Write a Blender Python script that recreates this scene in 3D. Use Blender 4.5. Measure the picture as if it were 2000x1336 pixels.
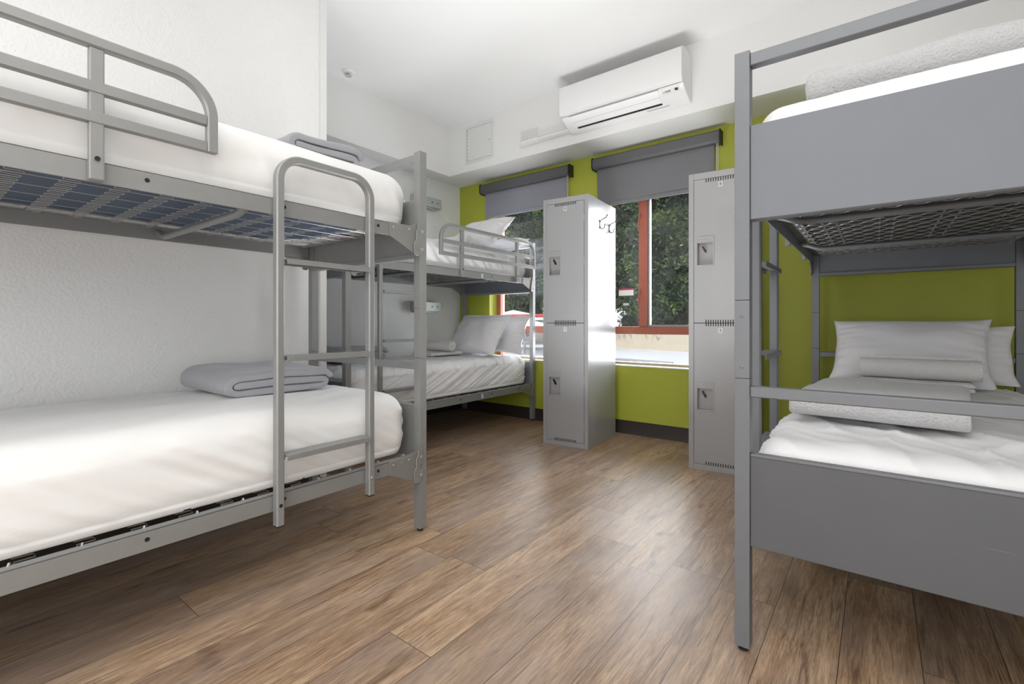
import bpy, math, random
from mathutils import Vector, Matrix, noise
random.seed(7)
for o in list(bpy.data.objects): bpy.data.objects.remove(o)
SC = bpy.context.scene
COL = SC.collection
PI = math.pi

# ---------------------------------------------------------------- camera
cam_d = bpy.data.cameras.new('camera'); cam = bpy.data.objects.new('camera', cam_d); COL.objects.link(cam)
cam_d.sensor_width = 36; cam_d.lens = 931/2000*36
cam_d.shift_y = -37/2000
cam_d.clip_start = .02
cam.location = (0, 0, .905)
cam.rotation_euler = (PI/2, 0, math.atan(713/931))
SC.camera = cam
SC.view_settings.view_transform = 'Standard'
SC.view_settings.look = 'None'
SC.view_settings.gamma = 1
SC.view_settings.use_curve_mapping = False
SC.view_settings.exposure = 0.70

# ---------------------------------------------------------------- world, sun, room light
w = bpy.data.worlds.new('sky'); SC.world = w; w.use_nodes = True
nt = w.node_tree; nt.nodes.clear()
wo = nt.nodes.new('ShaderNodeOutputWorld'); bg = nt.nodes.new('ShaderNodeBackground')
grad = nt.nodes.new('ShaderNodeTexGradient'); tc = nt.nodes.new('ShaderNodeTexCoord')
mp = nt.nodes.new('ShaderNodeMapping'); mp.inputs['Rotation'].default_value = (0, PI/2, 0)
cr = nt.nodes.new('ShaderNodeValToRGB')
cr.color_ramp.elements[0].color = (.95, .97, 1, 1); cr.color_ramp.elements[1].color = (.62, .78, 1, 1)
nt.links.new(tc.outputs['Generated'], mp.inputs[0]); nt.links.new(mp.outputs[0], grad.inputs[0])
nt.links.new(grad.outputs['Fac'], cr.inputs[0]); nt.links.new(cr.outputs[0], bg.inputs[0])
bg.inputs[1].default_value = .85
nt.links.new(bg.outputs[0], wo.inputs[0])

def light(name, kind, energy, loc, rot, color=(1, 1, 1), size=1, size_y=None, spread=None):
    d = bpy.data.lights.new(name, kind); d.energy = energy; d.color = color
    if kind == 'AREA':
        d.size = size
        if size_y: d.shape = 'RECTANGLE'; d.size_y = size_y
        if spread: d.spread = spread
    if kind == 'SUN': d.angle = math.radians(1)
    o = bpy.data.objects.new(name, d); COL.objects.link(o); o.location = loc; o.rotation_euler = rot
    return o
light('sun', 'SUN', 1.7, (0, -5, 10), (math.radians(38), 0, math.radians(-35)), (1, .95, .86))
light('ceiling_fill', 'AREA', 29, (-.2, -.9, 2.79), (0, 0, 0), (1, .985, .96), 2.3, 3.0)  # added unseen area fill under the ceiling, no fixture there
light('upward_fill', 'AREA', 3, (-.1, .45, 1.62), (math.radians(180-8), 0, 0), (.98, .99, 1), 1.5)  # added unseen lamp facing up to brighten the ceiling
light('low_upward_fill', 'AREA', 13, (-1.35, 2.25, .12), (math.radians(180), 0, 0), (.97, .99, 1), .9, None, math.radians(125))  # added unseen lamp near the floor, lights soffit and ceiling from below
light('right_side_fill', 'AREA', 11, (1.0, -.45, .95), (math.radians(90), 0, math.radians(78)), (.98, .99, 1), 1.9, 1.5)  # added unseen fill at the right wall, no doorway there
light('frontal_fill', 'AREA', 24, (-.35, -2.4, 1.25), (math.radians(88), 0, math.radians(4)), (.98, .99, 1), 1.8, 1.6)
for wx in (-2.61, -1.43):
    light('window_daylight', 'AREA', 28, (wx, 3.90, 1.25), (math.radians(-88), 0, 0), (.90, .95, 1), .95, 1.35)

# ---------------------------------------------------------------- materials
def mat(name, col, rough=.5, metal=0, var=.06, vscale=6, bump=0, bscale=80, bdist=.002, stretch=(1, 1, 1), sheen=0, spec=None, coat=0, scratch=0):
    m = bpy.data.materials.new(name); m.use_nodes = True; t = m.node_tree; n = t.nodes; L = t.links
    b = n['Principled BSDF']
    b.inputs['Roughness'].default_value = rough; b.inputs['Metallic'].default_value = metal
    if spec is not None: b.inputs['Specular IOR Level'].default_value = spec
    if sheen: b.inputs['Sheen Weight'].default_value = sheen
    if coat: b.inputs['Coat Weight'].default_value = coat; b.inputs['Coat Roughness'].default_value = .08
    tcn = n.new('ShaderNodeTexCoord'); mpn = n.new('ShaderNodeMapping'); mpn.inputs['Scale'].default_value = stretch
    L.new(tcn.outputs['Object'], mpn.inputs[0])
    ns = n.new('ShaderNodeTexNoise'); ns.inputs['Scale'].default_value = vscale; ns.inputs['Detail'].default_value = 3
    L.new(mpn.outputs[0], ns.inputs[0])
    mx = n.new('ShaderNodeMix'); mx.data_type = 'RGBA'
    mx.inputs[6].default_value = tuple(c*(1-var) for c in col)+(1,); mx.inputs[7].default_value = tuple(min(1, c*(1+var)) for c in col)+(1,)
    L.new(ns.outputs['Fac'], mx.inputs[0]); L.new(mx.outputs[2], b.inputs['Base Color'])
    if scratch:
        ms = n.new('ShaderNodeMapping'); ms.inputs['Scale'].default_value = (1.2, 1, 55); ms.inputs['Rotation'].default_value = (0, .12, 0); L.new(tcn.outputs['Object'], ms.inputs[0])
        n3 = n.new('ShaderNodeTexNoise'); n3.inputs['Scale'].default_value = 3.2; n3.inputs['Detail'].default_value = 1; L.new(ms.outputs[0], n3.inputs[0])
        n4 = n.new('ShaderNodeTexNoise'); n4.inputs['Scale'].default_value = 5; L.new(tcn.outputs['Object'], n4.inputs[0])
        r3 = n.new('ShaderNodeMapRange'); r3.inputs[1].default_value = .72; r3.inputs[2].default_value = .76; r3.inputs[4].default_value = scratch; L.new(n3.outputs['Fac'], r3.inputs[0])
        r4 = n.new('ShaderNodeMapRange'); r4.inputs[1].default_value = .50; r4.inputs[2].default_value = .60; L.new(n4.outputs['Fac'], r4.inputs[0])
        mm = n.new('ShaderNodeMath'); mm.operation = 'MULTIPLY'; L.new(r3.outputs[0], mm.inputs[0]); L.new(r4.outputs[0], mm.inputs[1])
        mx2 = n.new('ShaderNodeMix'); mx2.data_type = 'RGBA'; L.new(mm.outputs[0], mx2.inputs[0]); L.new(mx.outputs[2], mx2.inputs[6])
        mx2.inputs[7].default_value = tuple(min(1, c*1.9) for c in col)+(1,); L.new(mx2.outputs[2], b.inputs['Base Color'])
    if bump:
        n2 = n.new('ShaderNodeTexNoise'); n2.inputs['Scale'].default_value = bscale; n2.inputs['Detail'].default_value = 2
        L.new(mpn.outputs[0], n2.inputs[0])
        bp = n.new('ShaderNodeBump'); bp.inputs['Strength'].default_value = bump; bp.inputs['Distance'].default_value = bdist
        L.new(n2.outputs['Fac'], bp.inputs['Height']); L.new(bp.outputs[0], b.inputs['Normal'])
    return m

M = {}
M['wall'] = mat('wall_paint_white', (.79, .79, .785), .5, var=.01, bump=.9, bscale=85, bdist=.004)
M['ceil'] = mat('ceiling_paint', (.86, .86, .855), .75, var=.01, bump=.1, bscale=60)
M['soffit'] = mat('soffit_paint', (.82, .82, .81), .65, var=.015, bump=.15, bscale=60)
M['green'] = mat('wall_paint_lime', (.41, .445, .045), .55, var=.03, bump=.5, bscale=110, bdist=.0025)
M['base'] = mat('baseboard_rubber', (.035, .026, .022), .45, var=.1)
M['metal'] = mat('silver_bed_paint', (.285, .29, .285), .42, .30, var=.06, vscale=25, bump=.05, bscale=300)
M['metal3'] = mat('bed_paint_darkened', (.175, .185, .20), .45, .2, var=.05, vscale=25, bump=.05, bscale=300)  # darkened copy of the same bed paint, for the right bunk
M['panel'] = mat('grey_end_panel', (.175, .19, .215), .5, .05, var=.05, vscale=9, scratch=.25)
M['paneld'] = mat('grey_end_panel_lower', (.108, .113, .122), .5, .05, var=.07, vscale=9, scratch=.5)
M['bracket'] = mat('bracket_paint', (.30, .30, .29), .4, .4)
M['rivet'] = mat('rivet_metal', (.34, .34, .33), .4, .5)
M['spring'] = mat('spring_wire', (.50, .50, .50), .4, .7)
M['springd'] = mat('spring_wire_dark', (.36, .36, .36), .4, .6)
M['hook'] = mat('hook_plastic', (.42, .41, .40), .5)
M['foot'] = mat('black_rubber', (.02, .02, .02), .6)
M['sheet'] = mat('white_sheet', (.84, .84, .835), .85, var=.015, bump=.25, bscale=14, bdist=.006, stretch=(1, .35, 1), sheen=.1)
M['sheet2'] = mat('white_sheet_wrinkled', (.83, .83, .84), .85, var=.02, bump=.55, bscale=22, bdist=.006, stretch=(1, .6, 1), sheen=.1)
M['navy'] = mat('mattress_navy', (.075, .105, .165), .6, var=.25, vscale=4, bump=.3, bscale=20)
M['dark'] = mat('mattress_dark', (.028, .029, .032), .6, var=.2, vscale=4)
M['pillow'] = mat('pillowcase_white', (.82, .82, .84), .85, var=.015, bump=.5, bscale=16, bdist=.005, sheen=.1)
M['blanket'] = mat('grey_blanket', (.34, .345, .37), .95, var=.05, vscale=30, bump=.6, bscale=350, bdist=.002, sheen=.3)
M['fleece'] = mat('light_grey_fleece', (.55, .55, .56), .95, var=.06, vscale=60, bump=1, bscale=150, bdist=.006, sheen=.4)
M['towel'] = mat('white_terry', (.80, .79, .78), .95, var=.03, bump=.9, bscale=260, bdist=.004, sheen=.3)
M['locker'] = mat('locker_paint', (.31, .31, .315), .34, .05, var=.04, vscale=3, coat=.15)
M['lockerside'] = mat('locker_side_paint', (.36, .36, .37), .27, .1, var=.05, vscale=3, bump=.04, bscale=8, coat=.12)
M['lockerin'] = mat('locker_recess', (.30, .295, .295), .4, .1)
M['black'] = mat('black_gap', (.006, .006, .006), .6)
M['white'] = mat('white_plastic', (.80, .80, .80), .32, var=.01)
M['whitem'] = mat('white_painted_metal', (.74, .74, .73), .45, var=.01)
M['vane'] = mat('white_vane', (.86, .86, .86), .25, var=.01)
M['blindbox'] = mat('blind_cassette_grey', (.105, .105, .11), .5, var=.04)
M['blind'] = mat('blind_fabric_grey', (.17, .17, .18), .85, var=.05, vscale=3, bump=.3, bscale=500)
M['blind1'] = mat('blind_fabric_light', (.27, .27, .31), .85, var=.10, vscale=2.5, bump=.3, bscale=500)
M['frame'] = mat('window_frame_terracotta', (.40, .12, .075), .45, var=.08)
M['sill'] = mat('sill_tan', (.55, .42, .28), .5, var=.05)
M['sillw'] = mat('sill_white', (.75, .80, .72), .4)
M['stucco'] = mat('stucco_cream', (.56, .50, .40), .9, var=.10, vscale=30, bump=.8, bscale=40, bdist=.01)
M['roof'] = mat('roof_white', (.66, .66, .67), .8, var=.05, vscale=2)
M['pipe'] = mat('conduit_grey', (.30, .31, .34), .5, .4)
M['redrail'] = mat('rail_red', (.42, .06, .05), .5)
M['canopy'] = mat('canopy_white', (.85, .84, .83), .8)
M['bark'] = mat('bark', (.08, .06, .045), .9, var=.3)
M['key'] = mat('latch_dark', (.03, .03, .03), .35, .7)
M['plate'] = mat('number_plate', (.50, .50, .50), .4)
M['box'] = mat('wall_box_metal', (.48, .52, .49), .4, .2)
M['red'] = mat('sticker_red', (.5, .03, .08), .5)
M['chain'] = mat('chain_beads', (.6, .6, .6), .4)

def leafmat():
    m = bpy.data.materials.new('leaf_green'); m.use_nodes = True; t = m.node_tree; n = t.nodes; L = t.links
    b = n['Principled BSDF']; b.inputs['Roughness'].default_value = .45
    g = n.new('ShaderNodeTexCoord'); ns = n.new('ShaderNodeTexNoise'); ns.inputs['Scale'].default_value = 2.2; ns.inputs['Detail'].default_value = 6
    L.new(g.outputs['Object'], ns.inputs[0])
    r = n.new('ShaderNodeValToRGB'); e = r.color_ramp.elements
    e[0].position = .38; e[0].color = (.022, .045, .015, 1); e[1].position = .72; e[1].color = (.20, .30, .05, 1)
    x = r.color_ramp.elements.new(.55); x.color = (.06, .12, .03, 1)
    L.new(ns.outputs['Fac'], r.inputs[0]); L.new(r.outputs[0], b.inputs['Base Color'])
    return m
M['leaf'] = leafmat()
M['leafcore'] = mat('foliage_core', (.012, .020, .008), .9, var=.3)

def glassmat():
    m = bpy.data.materials.new('window_glass'); m.use_nodes = True; t = m.node_tree; n = t.nodes; L = t.links
    n.clear(); o = n.new('ShaderNodeOutputMaterial'); mx = n.new('ShaderNodeMixShader'); tr = n.new('ShaderNodeBsdfTransparent')
    gl = n.new('ShaderNodeBsdfGlossy'); gl.inputs['Roughness'].default_value = .02; fr = n.new('ShaderNodeFresnel')
    fr.inputs['IOR'].default_value = 1.45
    L.new(fr.outputs[0], mx.inputs[0]); L.new(tr.outputs[0], mx.inputs[1]); L.new(gl.outputs[0], mx.inputs[2]); L.new(mx.outputs[0], o.inputs[0])
    return m
M['glass'] = glassmat()

def floormat():
    m = bpy.data.materials.new('vinyl_plank_floor'); m.use_nodes = True; t = m.node_tree; n = t.nodes; L = t.links
    b = n['Principled BSDF']
    tcn = n.new('ShaderNodeTexCoord'); sx = n.new('ShaderNodeSeparateXYZ'); L.new(tcn.outputs['Object'], sx.inputs[0])
    def mth(op, a, b=None):
        q = n.new('ShaderNodeMath'); q.operation = op
        for k, v in enumerate((a, b)):
            if v is None: continue
            if isinstance(v, (int, float)): q.inputs[k].default_value = v
            else: L.new(v, q.inputs[k])
        return q.outputs[0]
    xs = mth('ADD', sx.outputs[0], .608+.1755*40)
    row = mth('FLOOR', mth('DIVIDE', xs, .1755))
    wn = n.new('ShaderNodeTexWhiteNoise'); wn.noise_dimensions = '1D'; L.new(row, wn.inputs['W'])
    ys = mth('ADD', mth('ADD', sx.outputs[1], 20), mth('MULTIPLY', wn.outputs['Value'], 1.22))
    mpn = n.new('ShaderNodeCombineXYZ'); L.new(ys, mpn.inputs[0]); L.new(xs, mpn.inputs[1])
    def brick(c1, c2, mortar):
        br = n.new('ShaderNodeTexBrick'); br.inputs['Scale'].default_value = 1
        br.inputs['Brick Width'].default_value = 1.22; br.inputs['Row Height'].default_value = .1755
        br.inputs['Mortar Size'].default_value = mortar; br.inputs['Mortar Smooth'].default_value = .2
        br.offset = 0; br.squash = 1
        br.inputs['Color1'].default_value = c1; br.inputs['Color2'].default_value = c2
        L.new(mpn.outputs[0], br.inputs['Vector']); return br
    br = brick((0, 0, 0, 1), (1, 1, 1, 1), .0011)
    # per plank offset of the grain
    sep = n.new('ShaderNodeSeparateColor'); L.new(br.outputs['Color'], sep.inputs[0])
    mul = n.new('ShaderNodeMath'); mul.operation = 'MULTIPLY'; mul.inputs[1].default_value = 37; L.new(sep.outputs[0], mul.inputs[0])
    comb = n.new('ShaderNodeCombineXYZ'); L.new(mul.outputs[0], comb.inputs[0]); L.new(mul.outputs[0], comb.inputs[2])
    add = n.new('ShaderNodeVectorMath'); add.operation = 'ADD'
    L.new(tcn.outputs['Object'], add.inputs[0]); L.new(comb.outputs[0], add.inputs[1])
    def grain(sc, scale, det, rough=.6, dist=0):
        mm = n.new('ShaderNodeMapping'); mm.inputs['Scale'].default_value = sc; L.new(add.outputs[0], mm.inputs[0])
        q = n.new('ShaderNodeTexNoise'); q.inputs['Scale'].default_value = scale; q.inputs['Detail'].default_value = det
        q.inputs['Roughness'].default_value = rough; q.inputs['Distortion'].default_value = dist
        L.new(mm.outputs[0], q.inputs[0]); return q
    big = grain((8, 1.0, 1), 1.6, 10, .72, .7)
    fine = grain((150, 8.0, 1), 1.5, 5, .75, .4)
    blot = grain((1.6, .8, 1), 2.0, 3)
    rp = n.new('ShaderNodeValToRGB'); e = rp.color_ramp.elements
    e[0].position = .28; e[0].color = (.185, .110, .064, 1); e[1].position = .72; e[1].color = (.58, .43, .29, 1)
    x = e.new(.50); x.color = (.385, .26, .163, 1)
    L.new(big.outputs['Fac'], rp.inputs[0])
    # plank tone
    pt = n.new('ShaderNodeMix'); pt.data_type = 'RGBA'; pt.blend_type = 'MULTIPLY'; pt.inputs[0].default_value = 1
    tone = n.new('ShaderNodeMix'); tone.data_type = 'RGBA'
    tone.inputs[6].default_value = (.84, .82, .82, 1); tone.inputs[7].default_value = (1.12, 1.10, 1.08, 1)
    L.new(sep.outputs[0], tone.inputs[0]); L.new(rp.outputs[0], pt.inputs[6]); L.new(tone.outputs[2], pt.inputs[7])
    fr = n.new('ShaderNodeValToRGB'); fr.color_ramp.elements[0].position = .36; fr.color_ramp.elements[0].color = (.52, .50, .49, 1)
    fr.color_ramp.elements[1].position = .58; fr.color_ramp.elements[1].color = (1.18, 1.18, 1.18, 1)
    L.new(fine.outputs['Fac'], fr.inputs[0])
    m2 = n.new('ShaderNodeMix'); m2.data_type = 'RGBA'; m2.blend_type = 'MULTIPLY'; m2.inputs[0].default_value = .85
    L.new(pt.outputs[2], m2.inputs[6]); L.new(fr.outputs[0], m2.inputs[7])
    dl = grain((34, 1.7, 1), 1.6, 6, .62, .9)
    dr = n.new('ShaderNodeValToRGB'); de = dr.color_ramp.elements
    de[0].position = .335; de[0].color = (.50, .46, .43, 1); de[1].position = .435; de[1].color = (1, 1, 1, 1)
    L.new(dl.outputs['Fac'], dr.inputs[0])
    kn = grain((9, 3.2, 1), 1.3, 2, .5, .2)
    kr = n.new('ShaderNodeValToRGB'); kr.color_ramp.elements[0].position = .24; kr.color_ramp.elements[0].color = (.45, .40, .36, 1); kr.color_ramp.elements[1].position = .33; kr.color_ramp.elements[1].color = (1, 1, 1, 1)
    L.new(kn.outputs['Fac'], kr.inputs[0])
    md = n.new('ShaderNodeMix'); md.data_type = 'RGBA'; md.blend_type = 'MULTIPLY'; md.inputs[0].default_value = 1
    L.new(m2.outputs[2], md.inputs[6]); L.new(dr.outputs[0], md.inputs[7])
    mk = n.new('ShaderNodeMix'); mk.data_type = 'RGBA'; mk.blend_type = 'MULTIPLY'; mk.inputs[0].default_value = 1
    L.new(md.outputs[2], mk.inputs[6]); L.new(kr.outputs[0], mk.inputs[7])
    m2 = mk
    gr = n.new('ShaderNodeMix'); gr.data_type = 'RGBA'; gr.blend_type = 'MIX'
    gr.inputs[7].default_value = (.33, .265, .235, 1); L.new(m2.outputs[2], gr.inputs[6])
    gm = n.new('ShaderNodeMapRange'); gm.inputs[1].default_value = .42; gm.inputs[2].default_value = .62; gm.inputs[3].default_value = 0; gm.inputs[4].default_value = .40
    L.new(blot.outputs['Fac'], gm.inputs[0]); L.new(gm.outputs[0], gr.inputs[0])
    m3 = n.new('ShaderNodeMix'); m3.data_type = 'RGBA'; m3.inputs[7].default_value = (.06, .045, .035, 1)
    L.new(br.outputs['Fac'], m3.inputs[0]); L.new(gr.outputs[2], m3.inputs[6]); L.new(m3.outputs[2], b.inputs['Base Color'])
    rr = n.new('ShaderNodeMapRange'); rr.inputs[3].default_value = .30; rr.inputs[4].default_value = .46
    L.new(fine.outputs['Fac'], rr.inputs[0]); L.new(rr.outputs[0], b.inputs['Roughness'])
    bp = n.new('ShaderNodeBump'); bp.inputs['Strength'].default_value = .25; bp.inputs['Distance'].default_value = .0015
    L.new(fine.outputs['Fac'], bp.inputs['Height']); L.new(bp.outputs[0], b.inputs['Normal'])
    return m
M['floor'] = floormat()

# ---------------------------------------------------------------- helpers
def tag(o, label=None, cat=None, group=None, kind=None):
    if label: o['label'] = label
    if cat: o['category'] = cat
    if group: o['group'] = group
    if kind: o['kind'] = kind
    return o
def thing(name, label, cat, loc=(0, 0, 0), rz=0, group=None):
    o = bpy.data.objects.new(name, None); COL.objects.link(o); o.location = loc; o.rotation_euler = (0, 0, rz)
    o.empty_display_size = .1
    return tag(o, label, cat, group)
def rootloc(p):
    while p.parent: p = p.parent
    return p.location.copy() if True else None

class MB:
    def __init__(s): s.v = []; s.f = []
    def add(s, vs, fs):
        k = len(s.v); s.v += [tuple(a) for a in vs]; s.f += [tuple(i+k for i in f) for f in fs]; return s
    def box(s, x0, x1, y0, y1, z0, z1):
        vs = [(x, y, z) for x in (x0, x1) for y in (y0, y1) for z in (z0, z1)]
        return s.add(vs, [(0, 1, 3, 2), (4, 6, 7, 5), (0, 4, 5, 1), (2, 3, 7, 6), (0, 2, 6, 4), (1, 5, 7, 3)])
    def prism(s, poly, axis, a, b):
        # poly: 2D points in the two other axes (cyclic order x,y,z without axis)
        def P(p, t):
            if axis == 'x': return (t, p[0], p[1])
            if axis == 'y': return (p[0], t, p[1])
            return (p[0], p[1], t)
        n = len(poly); vs = [P(p, a) for p in poly]+[P(p, b) for p in poly]
        fs = [tuple(range(n))[::-1], tuple(range(n, 2*n))]+[(i, (i+1) % n, n+(i+1) % n, n+i) for i in range(n)]
        return s.add(vs, fs)
    def tube(s, path, r, n=8, cap=True):
        path = [Vector(p) for p in path]; k0 = len(s.v); m = len(path); up = None; prev = None
        for i, p in enumerate(path):
            t = (path[min(i+1, m-1)]-path[max(i-1, 0)]).normalized()
            if prev is None:
                up = Vector((0, 0, 1)) if abs(t.z) < .9 else Vector((1, 0, 0))
                up = (up-t*up.dot(t)).normalized()
            else:
                up = (up-t*up.dot(t)).normalized()
            prev = t; sd = t.cross(up)
            rr = r[i] if isinstance(r, (list, tuple)) else r
            for j in range(n):
                a = 2*PI*j/n; q = p+(up*math.cos(a)+sd*math.sin(a))*rr; s.v.append(tuple(q))
        for i in range(m-1):
            for j in range(n):
                a = k0+i*n+j; b = k0+i*n+(j+1) % n; s.f.append((a, b, b+n, a+n))
        if cap: s.f.append(tuple(k0+j for j in range(n))[::-1]); s.f.append(tuple(k0+(m-1)*n+j for j in range(n)))
        return s
    def rect(s, path, w, h, nx=(1, 0, 0), ch=.004):
        # rectangular tube swept in the plane normal to nx; w along nx, h in plane, with chamfered corners
        nx = Vector(nx).normalized(); path = [Vector(p) for p in path]; m = len(path); k0 = len(s.v)
        for i, p in enumerate(path):
            d1 = (path[i]-path[i-1]).normalized() if i else None
            d2 = (path[i+1]-path[i]).normalized() if i < m-1 else None
            t = ((d1 or d2)+(d2 or d1)).normalized(); nn = nx.cross(t).normalized()
            sc = 1.0
            if d1 and d2: sc = 1/max(.3, math.cos(d1.angle(d2)/2))
            a, b = w/2, h/2
            for (u, q) in ((a-ch, b), (-a+ch, b), (-a, b-ch), (-a, -b+ch), (-a+ch, -b), (a-ch, -b), (a, -b+ch), (a, b-ch)):
                s.v.append(tuple(p+nx*u+nn*q*sc))
        n = 8
        for i in range(m-1):
            for j in range(n):
                a = k0+i*n+j; b = k0+i*n+(j+1) % n; s.f.append((a, b, b+n, a+n))
        s.f.append(tuple(k0+j for j in range(n))[::-1]); s.f.append(tuple(k0+(m-1)*n+j for j in range(n)))
        return s
    def lathe(s, prof, c, axis='z', n=16):
        k0 = len(s.v)
        for (r, h) in prof:
            for j in range(n):
                a = 2*PI*j/n; x, y = r*math.cos(a), r*math.sin(a)
                s.v.append((c[0]+x, c[1]+y, c[2]+h) if axis == 'z' else ((c[0]+h, c[1]+x, c[2]+y) if axis == 'x' else (c[0]+x, c[1]+h, c[2]+y)))
        for i in range(len(prof)-1):
            for j in range(n):
                a = k0+i*n+j; b = k0+i*n+(j+1) % n; s.f.append((a, b, b+n, a+n))
        s.f.append(tuple(k0+j for j in range(n))[::-1]); s.f.append(tuple(k0+(len(prof)-1)*n+j for j in range(n)))
        return s
    def build(s, name, m, parent=None, local=False, smooth=True, bevel=0, angle=40):
        off = Vector((0, 0, 0)) if (parent is None or local) else rootloc(parent)
        me = bpy.data.meshes.new(name)
        vs = [(a[0]-off.x, a[1]-off.y, a[2]-off.z) for a in s.v]
        me.from_pydata(vs, [], s.f); me.update()
        import bmesh
        bm = bmesh.new(); bm.from_mesh(me); bmesh.ops.recalc_face_normals(bm, faces=bm.faces); bm.to_mesh(me); bm.free()
        if smooth:
            me.shade_smooth(); me.set_sharp_from_angle(angle=math.radians(angle))
        me.materials.append(m if not isinstance(m, str) else M[m])
        o = bpy.data.objects.new(name, me); COL.objects.link(o)
        if parent: o.parent = parent
        if bevel:
            bv = o.modifiers.new('bevel', 'BEVEL'); bv.width = bevel; bv.segments = 2; bv.limit_method = 'ANGLE'; bv.angle_limit = math.radians(50)
        return o
def recenter(o):
    # put the origin of a one-mesh thing at its base centre
    me = o.data; xs = [v.co for v in me.vertices]
    c = Vector(((min(v.x for v in xs)+max(v.x for v in xs))/2, (min(v.y for v in xs)+max(v.y for v in xs))/2, min(v.z for v in xs)))
    me.transform(Matrix.Translation(-c)); o.location = o.location+c
    return o
def struct(name, mb, m, parent=None, **k):
    o = mb.build(name, m, parent, **k)
    if parent is None: o['kind'] = 'structure'
    return o
def text(name, body, size, m, parent, mw, depth=.0004):
    c = bpy.data.curves.new(name, 'FONT'); c.body = body; c.size = size; c.extrude = depth; c.align_x = 'CENTER'; c.align_y = 'CENTER'
    t = bpy.data.objects.new(name, c); COL.objects.link(t)
    bpy.context.view_layer.update()
    me = bpy.data.meshes.new_from_object(t.evaluated_get(bpy.context.evaluated_depsgraph_get()))
    bpy.data.objects.remove(t)
    me.transform(mw); me.materials.clear(); me.materials.append(M[m])
    o = bpy.data.objects.new(name, me); COL.objects.link(o); o.parent = parent
    return o

# ---------------------------------------------------------------- room shell
XL, XB, XR = -3.51, -2.55, 1.05      # recessed left wall, bumped left wall, right wall
YW, YB, YR = 3.675, -2.6, 1.545      # window wall, back wall, where the bump ends
ZC, ZS = 2.81, 2.338                 # ceiling, soffit underside
T = .15
struct('floor', MB().box(XL-T, XR+T, YB-T, YW+T, -.1, 0), 'floor')
struct('ceiling', MB().box(XL-T, XR+T, YB-T, YW+T, ZC, ZC+.12), 'ceil')
struct('wall_left', MB().box(XL-T, XB, YB, YR, 0, ZC), 'wall')
struct('wall_left_recess', MB().box(XL-T, XL, YR, YW, 0, ZC), 'wall')
struct('wall_right', MB().box(XR, XR+T, YB, YW, 0, ZC), 'wall')
struct('wall_back', MB().box(XL-T, XR+T, YB-T, YB, 0, ZC), 'wall')
# window wall with two openings
W1 = (-3.10, -2.20, .555, 2.28); W2 = (-1.90, -.96, .555, 2.28)
ww = MB()
for a, b in ((XL-T, W1[0]), (W1[1], W2[0]), (W2[1], XR+T)): ww.box(a, b, YW, YW+.20, 0, ZC)
for W in (W1, W2):
    ww.box(W[0], W[1], YW, YW+.20, 0, W[2]); ww.box(W[0], W[1], YW, YW+.20, W[3], ZC)
struct('wall_window', ww, 'green')
struct('soffit_window', MB().box(XL, XR, 3.33, YW, ZS, ZC), 'soffit')
struct('soffit_left', MB().box(XL, -3.32, YR, 3.33, ZS, ZC), 'soffit')
struct('trim_1', MB().box(XB, XB+.006, YR-.038, YR+.002, 0, ZC), 'whitem')
bb = MB()
bb.prism([(YW-.012, 0), (YW, 0), (YW, .108), (YW-.004, .108), (YW-.006, .02)], 'x', XL, XR)
struct('baseboard_window', bb, 'base')
struct('baseboard_left', MB().box(XB, XB+.006, YB, YR-.04, 0, .108), 'base')
struct('baseboard_recess', MB().box(XL, XL+.006, YR, YW-.012, 0, .108), 'base')

def window(idx, W, mull):
    x0, x1, z0, z1 = W; Y0 = 3.79; f = MB(); t = .05
    root = MB()
    root.box(x0, x0+t, Y0, Y0+.07, z0+.02, z1); root.box(x1-t, x1, Y0, Y0+.07, z0+.02, z1)
    root.box(x0+t, x1-t, Y0, Y0+.07, z1-t, z1)
    root.box(x0+t, x1-t, Y0+.005, Y0+.065, .812, .876)
    wdw = struct('window_%d' % idx, root, 'frame', bevel=.003)
    s = MB()
    s.box(mull-.036, mull+.036, Y0-.012, Y0+.065, .876, z1-t); s.build('mullion', 'frame', wdw, bevel=.003)
    q = MB()   # grey gasket and sash on the right light
    xa, xb = mull+.036, x1-t
    q.box(xa, xa+.014, Y0+.01, Y0+.05, .876, z1-t); q.box(xa+.014, xb, Y0+.01, Y0+.05, .876, .89)
    q.build('sash_gasket', 'pipe', wdw)
    MB().box(x0+t, x1-t, Y0+.03, Y0+.036, z0+.02, z1-t).build('pane', 'glass', wdw, smooth=False)
    MB().box(x0, x1, Y0-.01, Y0+.07, z0, z0+.022).build('window_sill', 'sill', wdw)
    MB().box(x0, x1, YW-.004, Y0-.01, z0-.004, z0+.004).build('sill_ledge', 'sillw', wdw)
    for hz in (1.12, 1.75):
        h = MB(); h.tube([(mull-.018, Y0-.014, hz+.05), (mull-.020, Y0-.035, hz+.045), (mull-.026, Y0-.04, hz-.03), (mull-.026, Y0-.032, hz-.06)], .005, 6)
        h.box(mull-.028, mull-.012, Y0-.018, Y0-.012, hz+.02, hz+.07)
        h.build('latch_handle', 'frame', wdw)
    return wdw
w1 = window(1, W1, -2.36); w2 = window(2, W2, -1.535)
st = thing('window_sticker', 'small white sticker with red top stripe on the left pane of the right window', 'sticker', (-1.70, 3.818, 1.17))
MB().box(-1.765, -1.635, 3.817, 3.819, 1.14, 1.185).build('label_panel', 'white', st)
MB().box(-1.765, -1.635, 3.8165, 3.819, 1.186, 1.20).build('stripe', 'red', st)
MB().box(-1.725, -1.675, 3.817, 3.819, 1.055, 1.075).build('small_label', 'plate', st)

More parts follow.
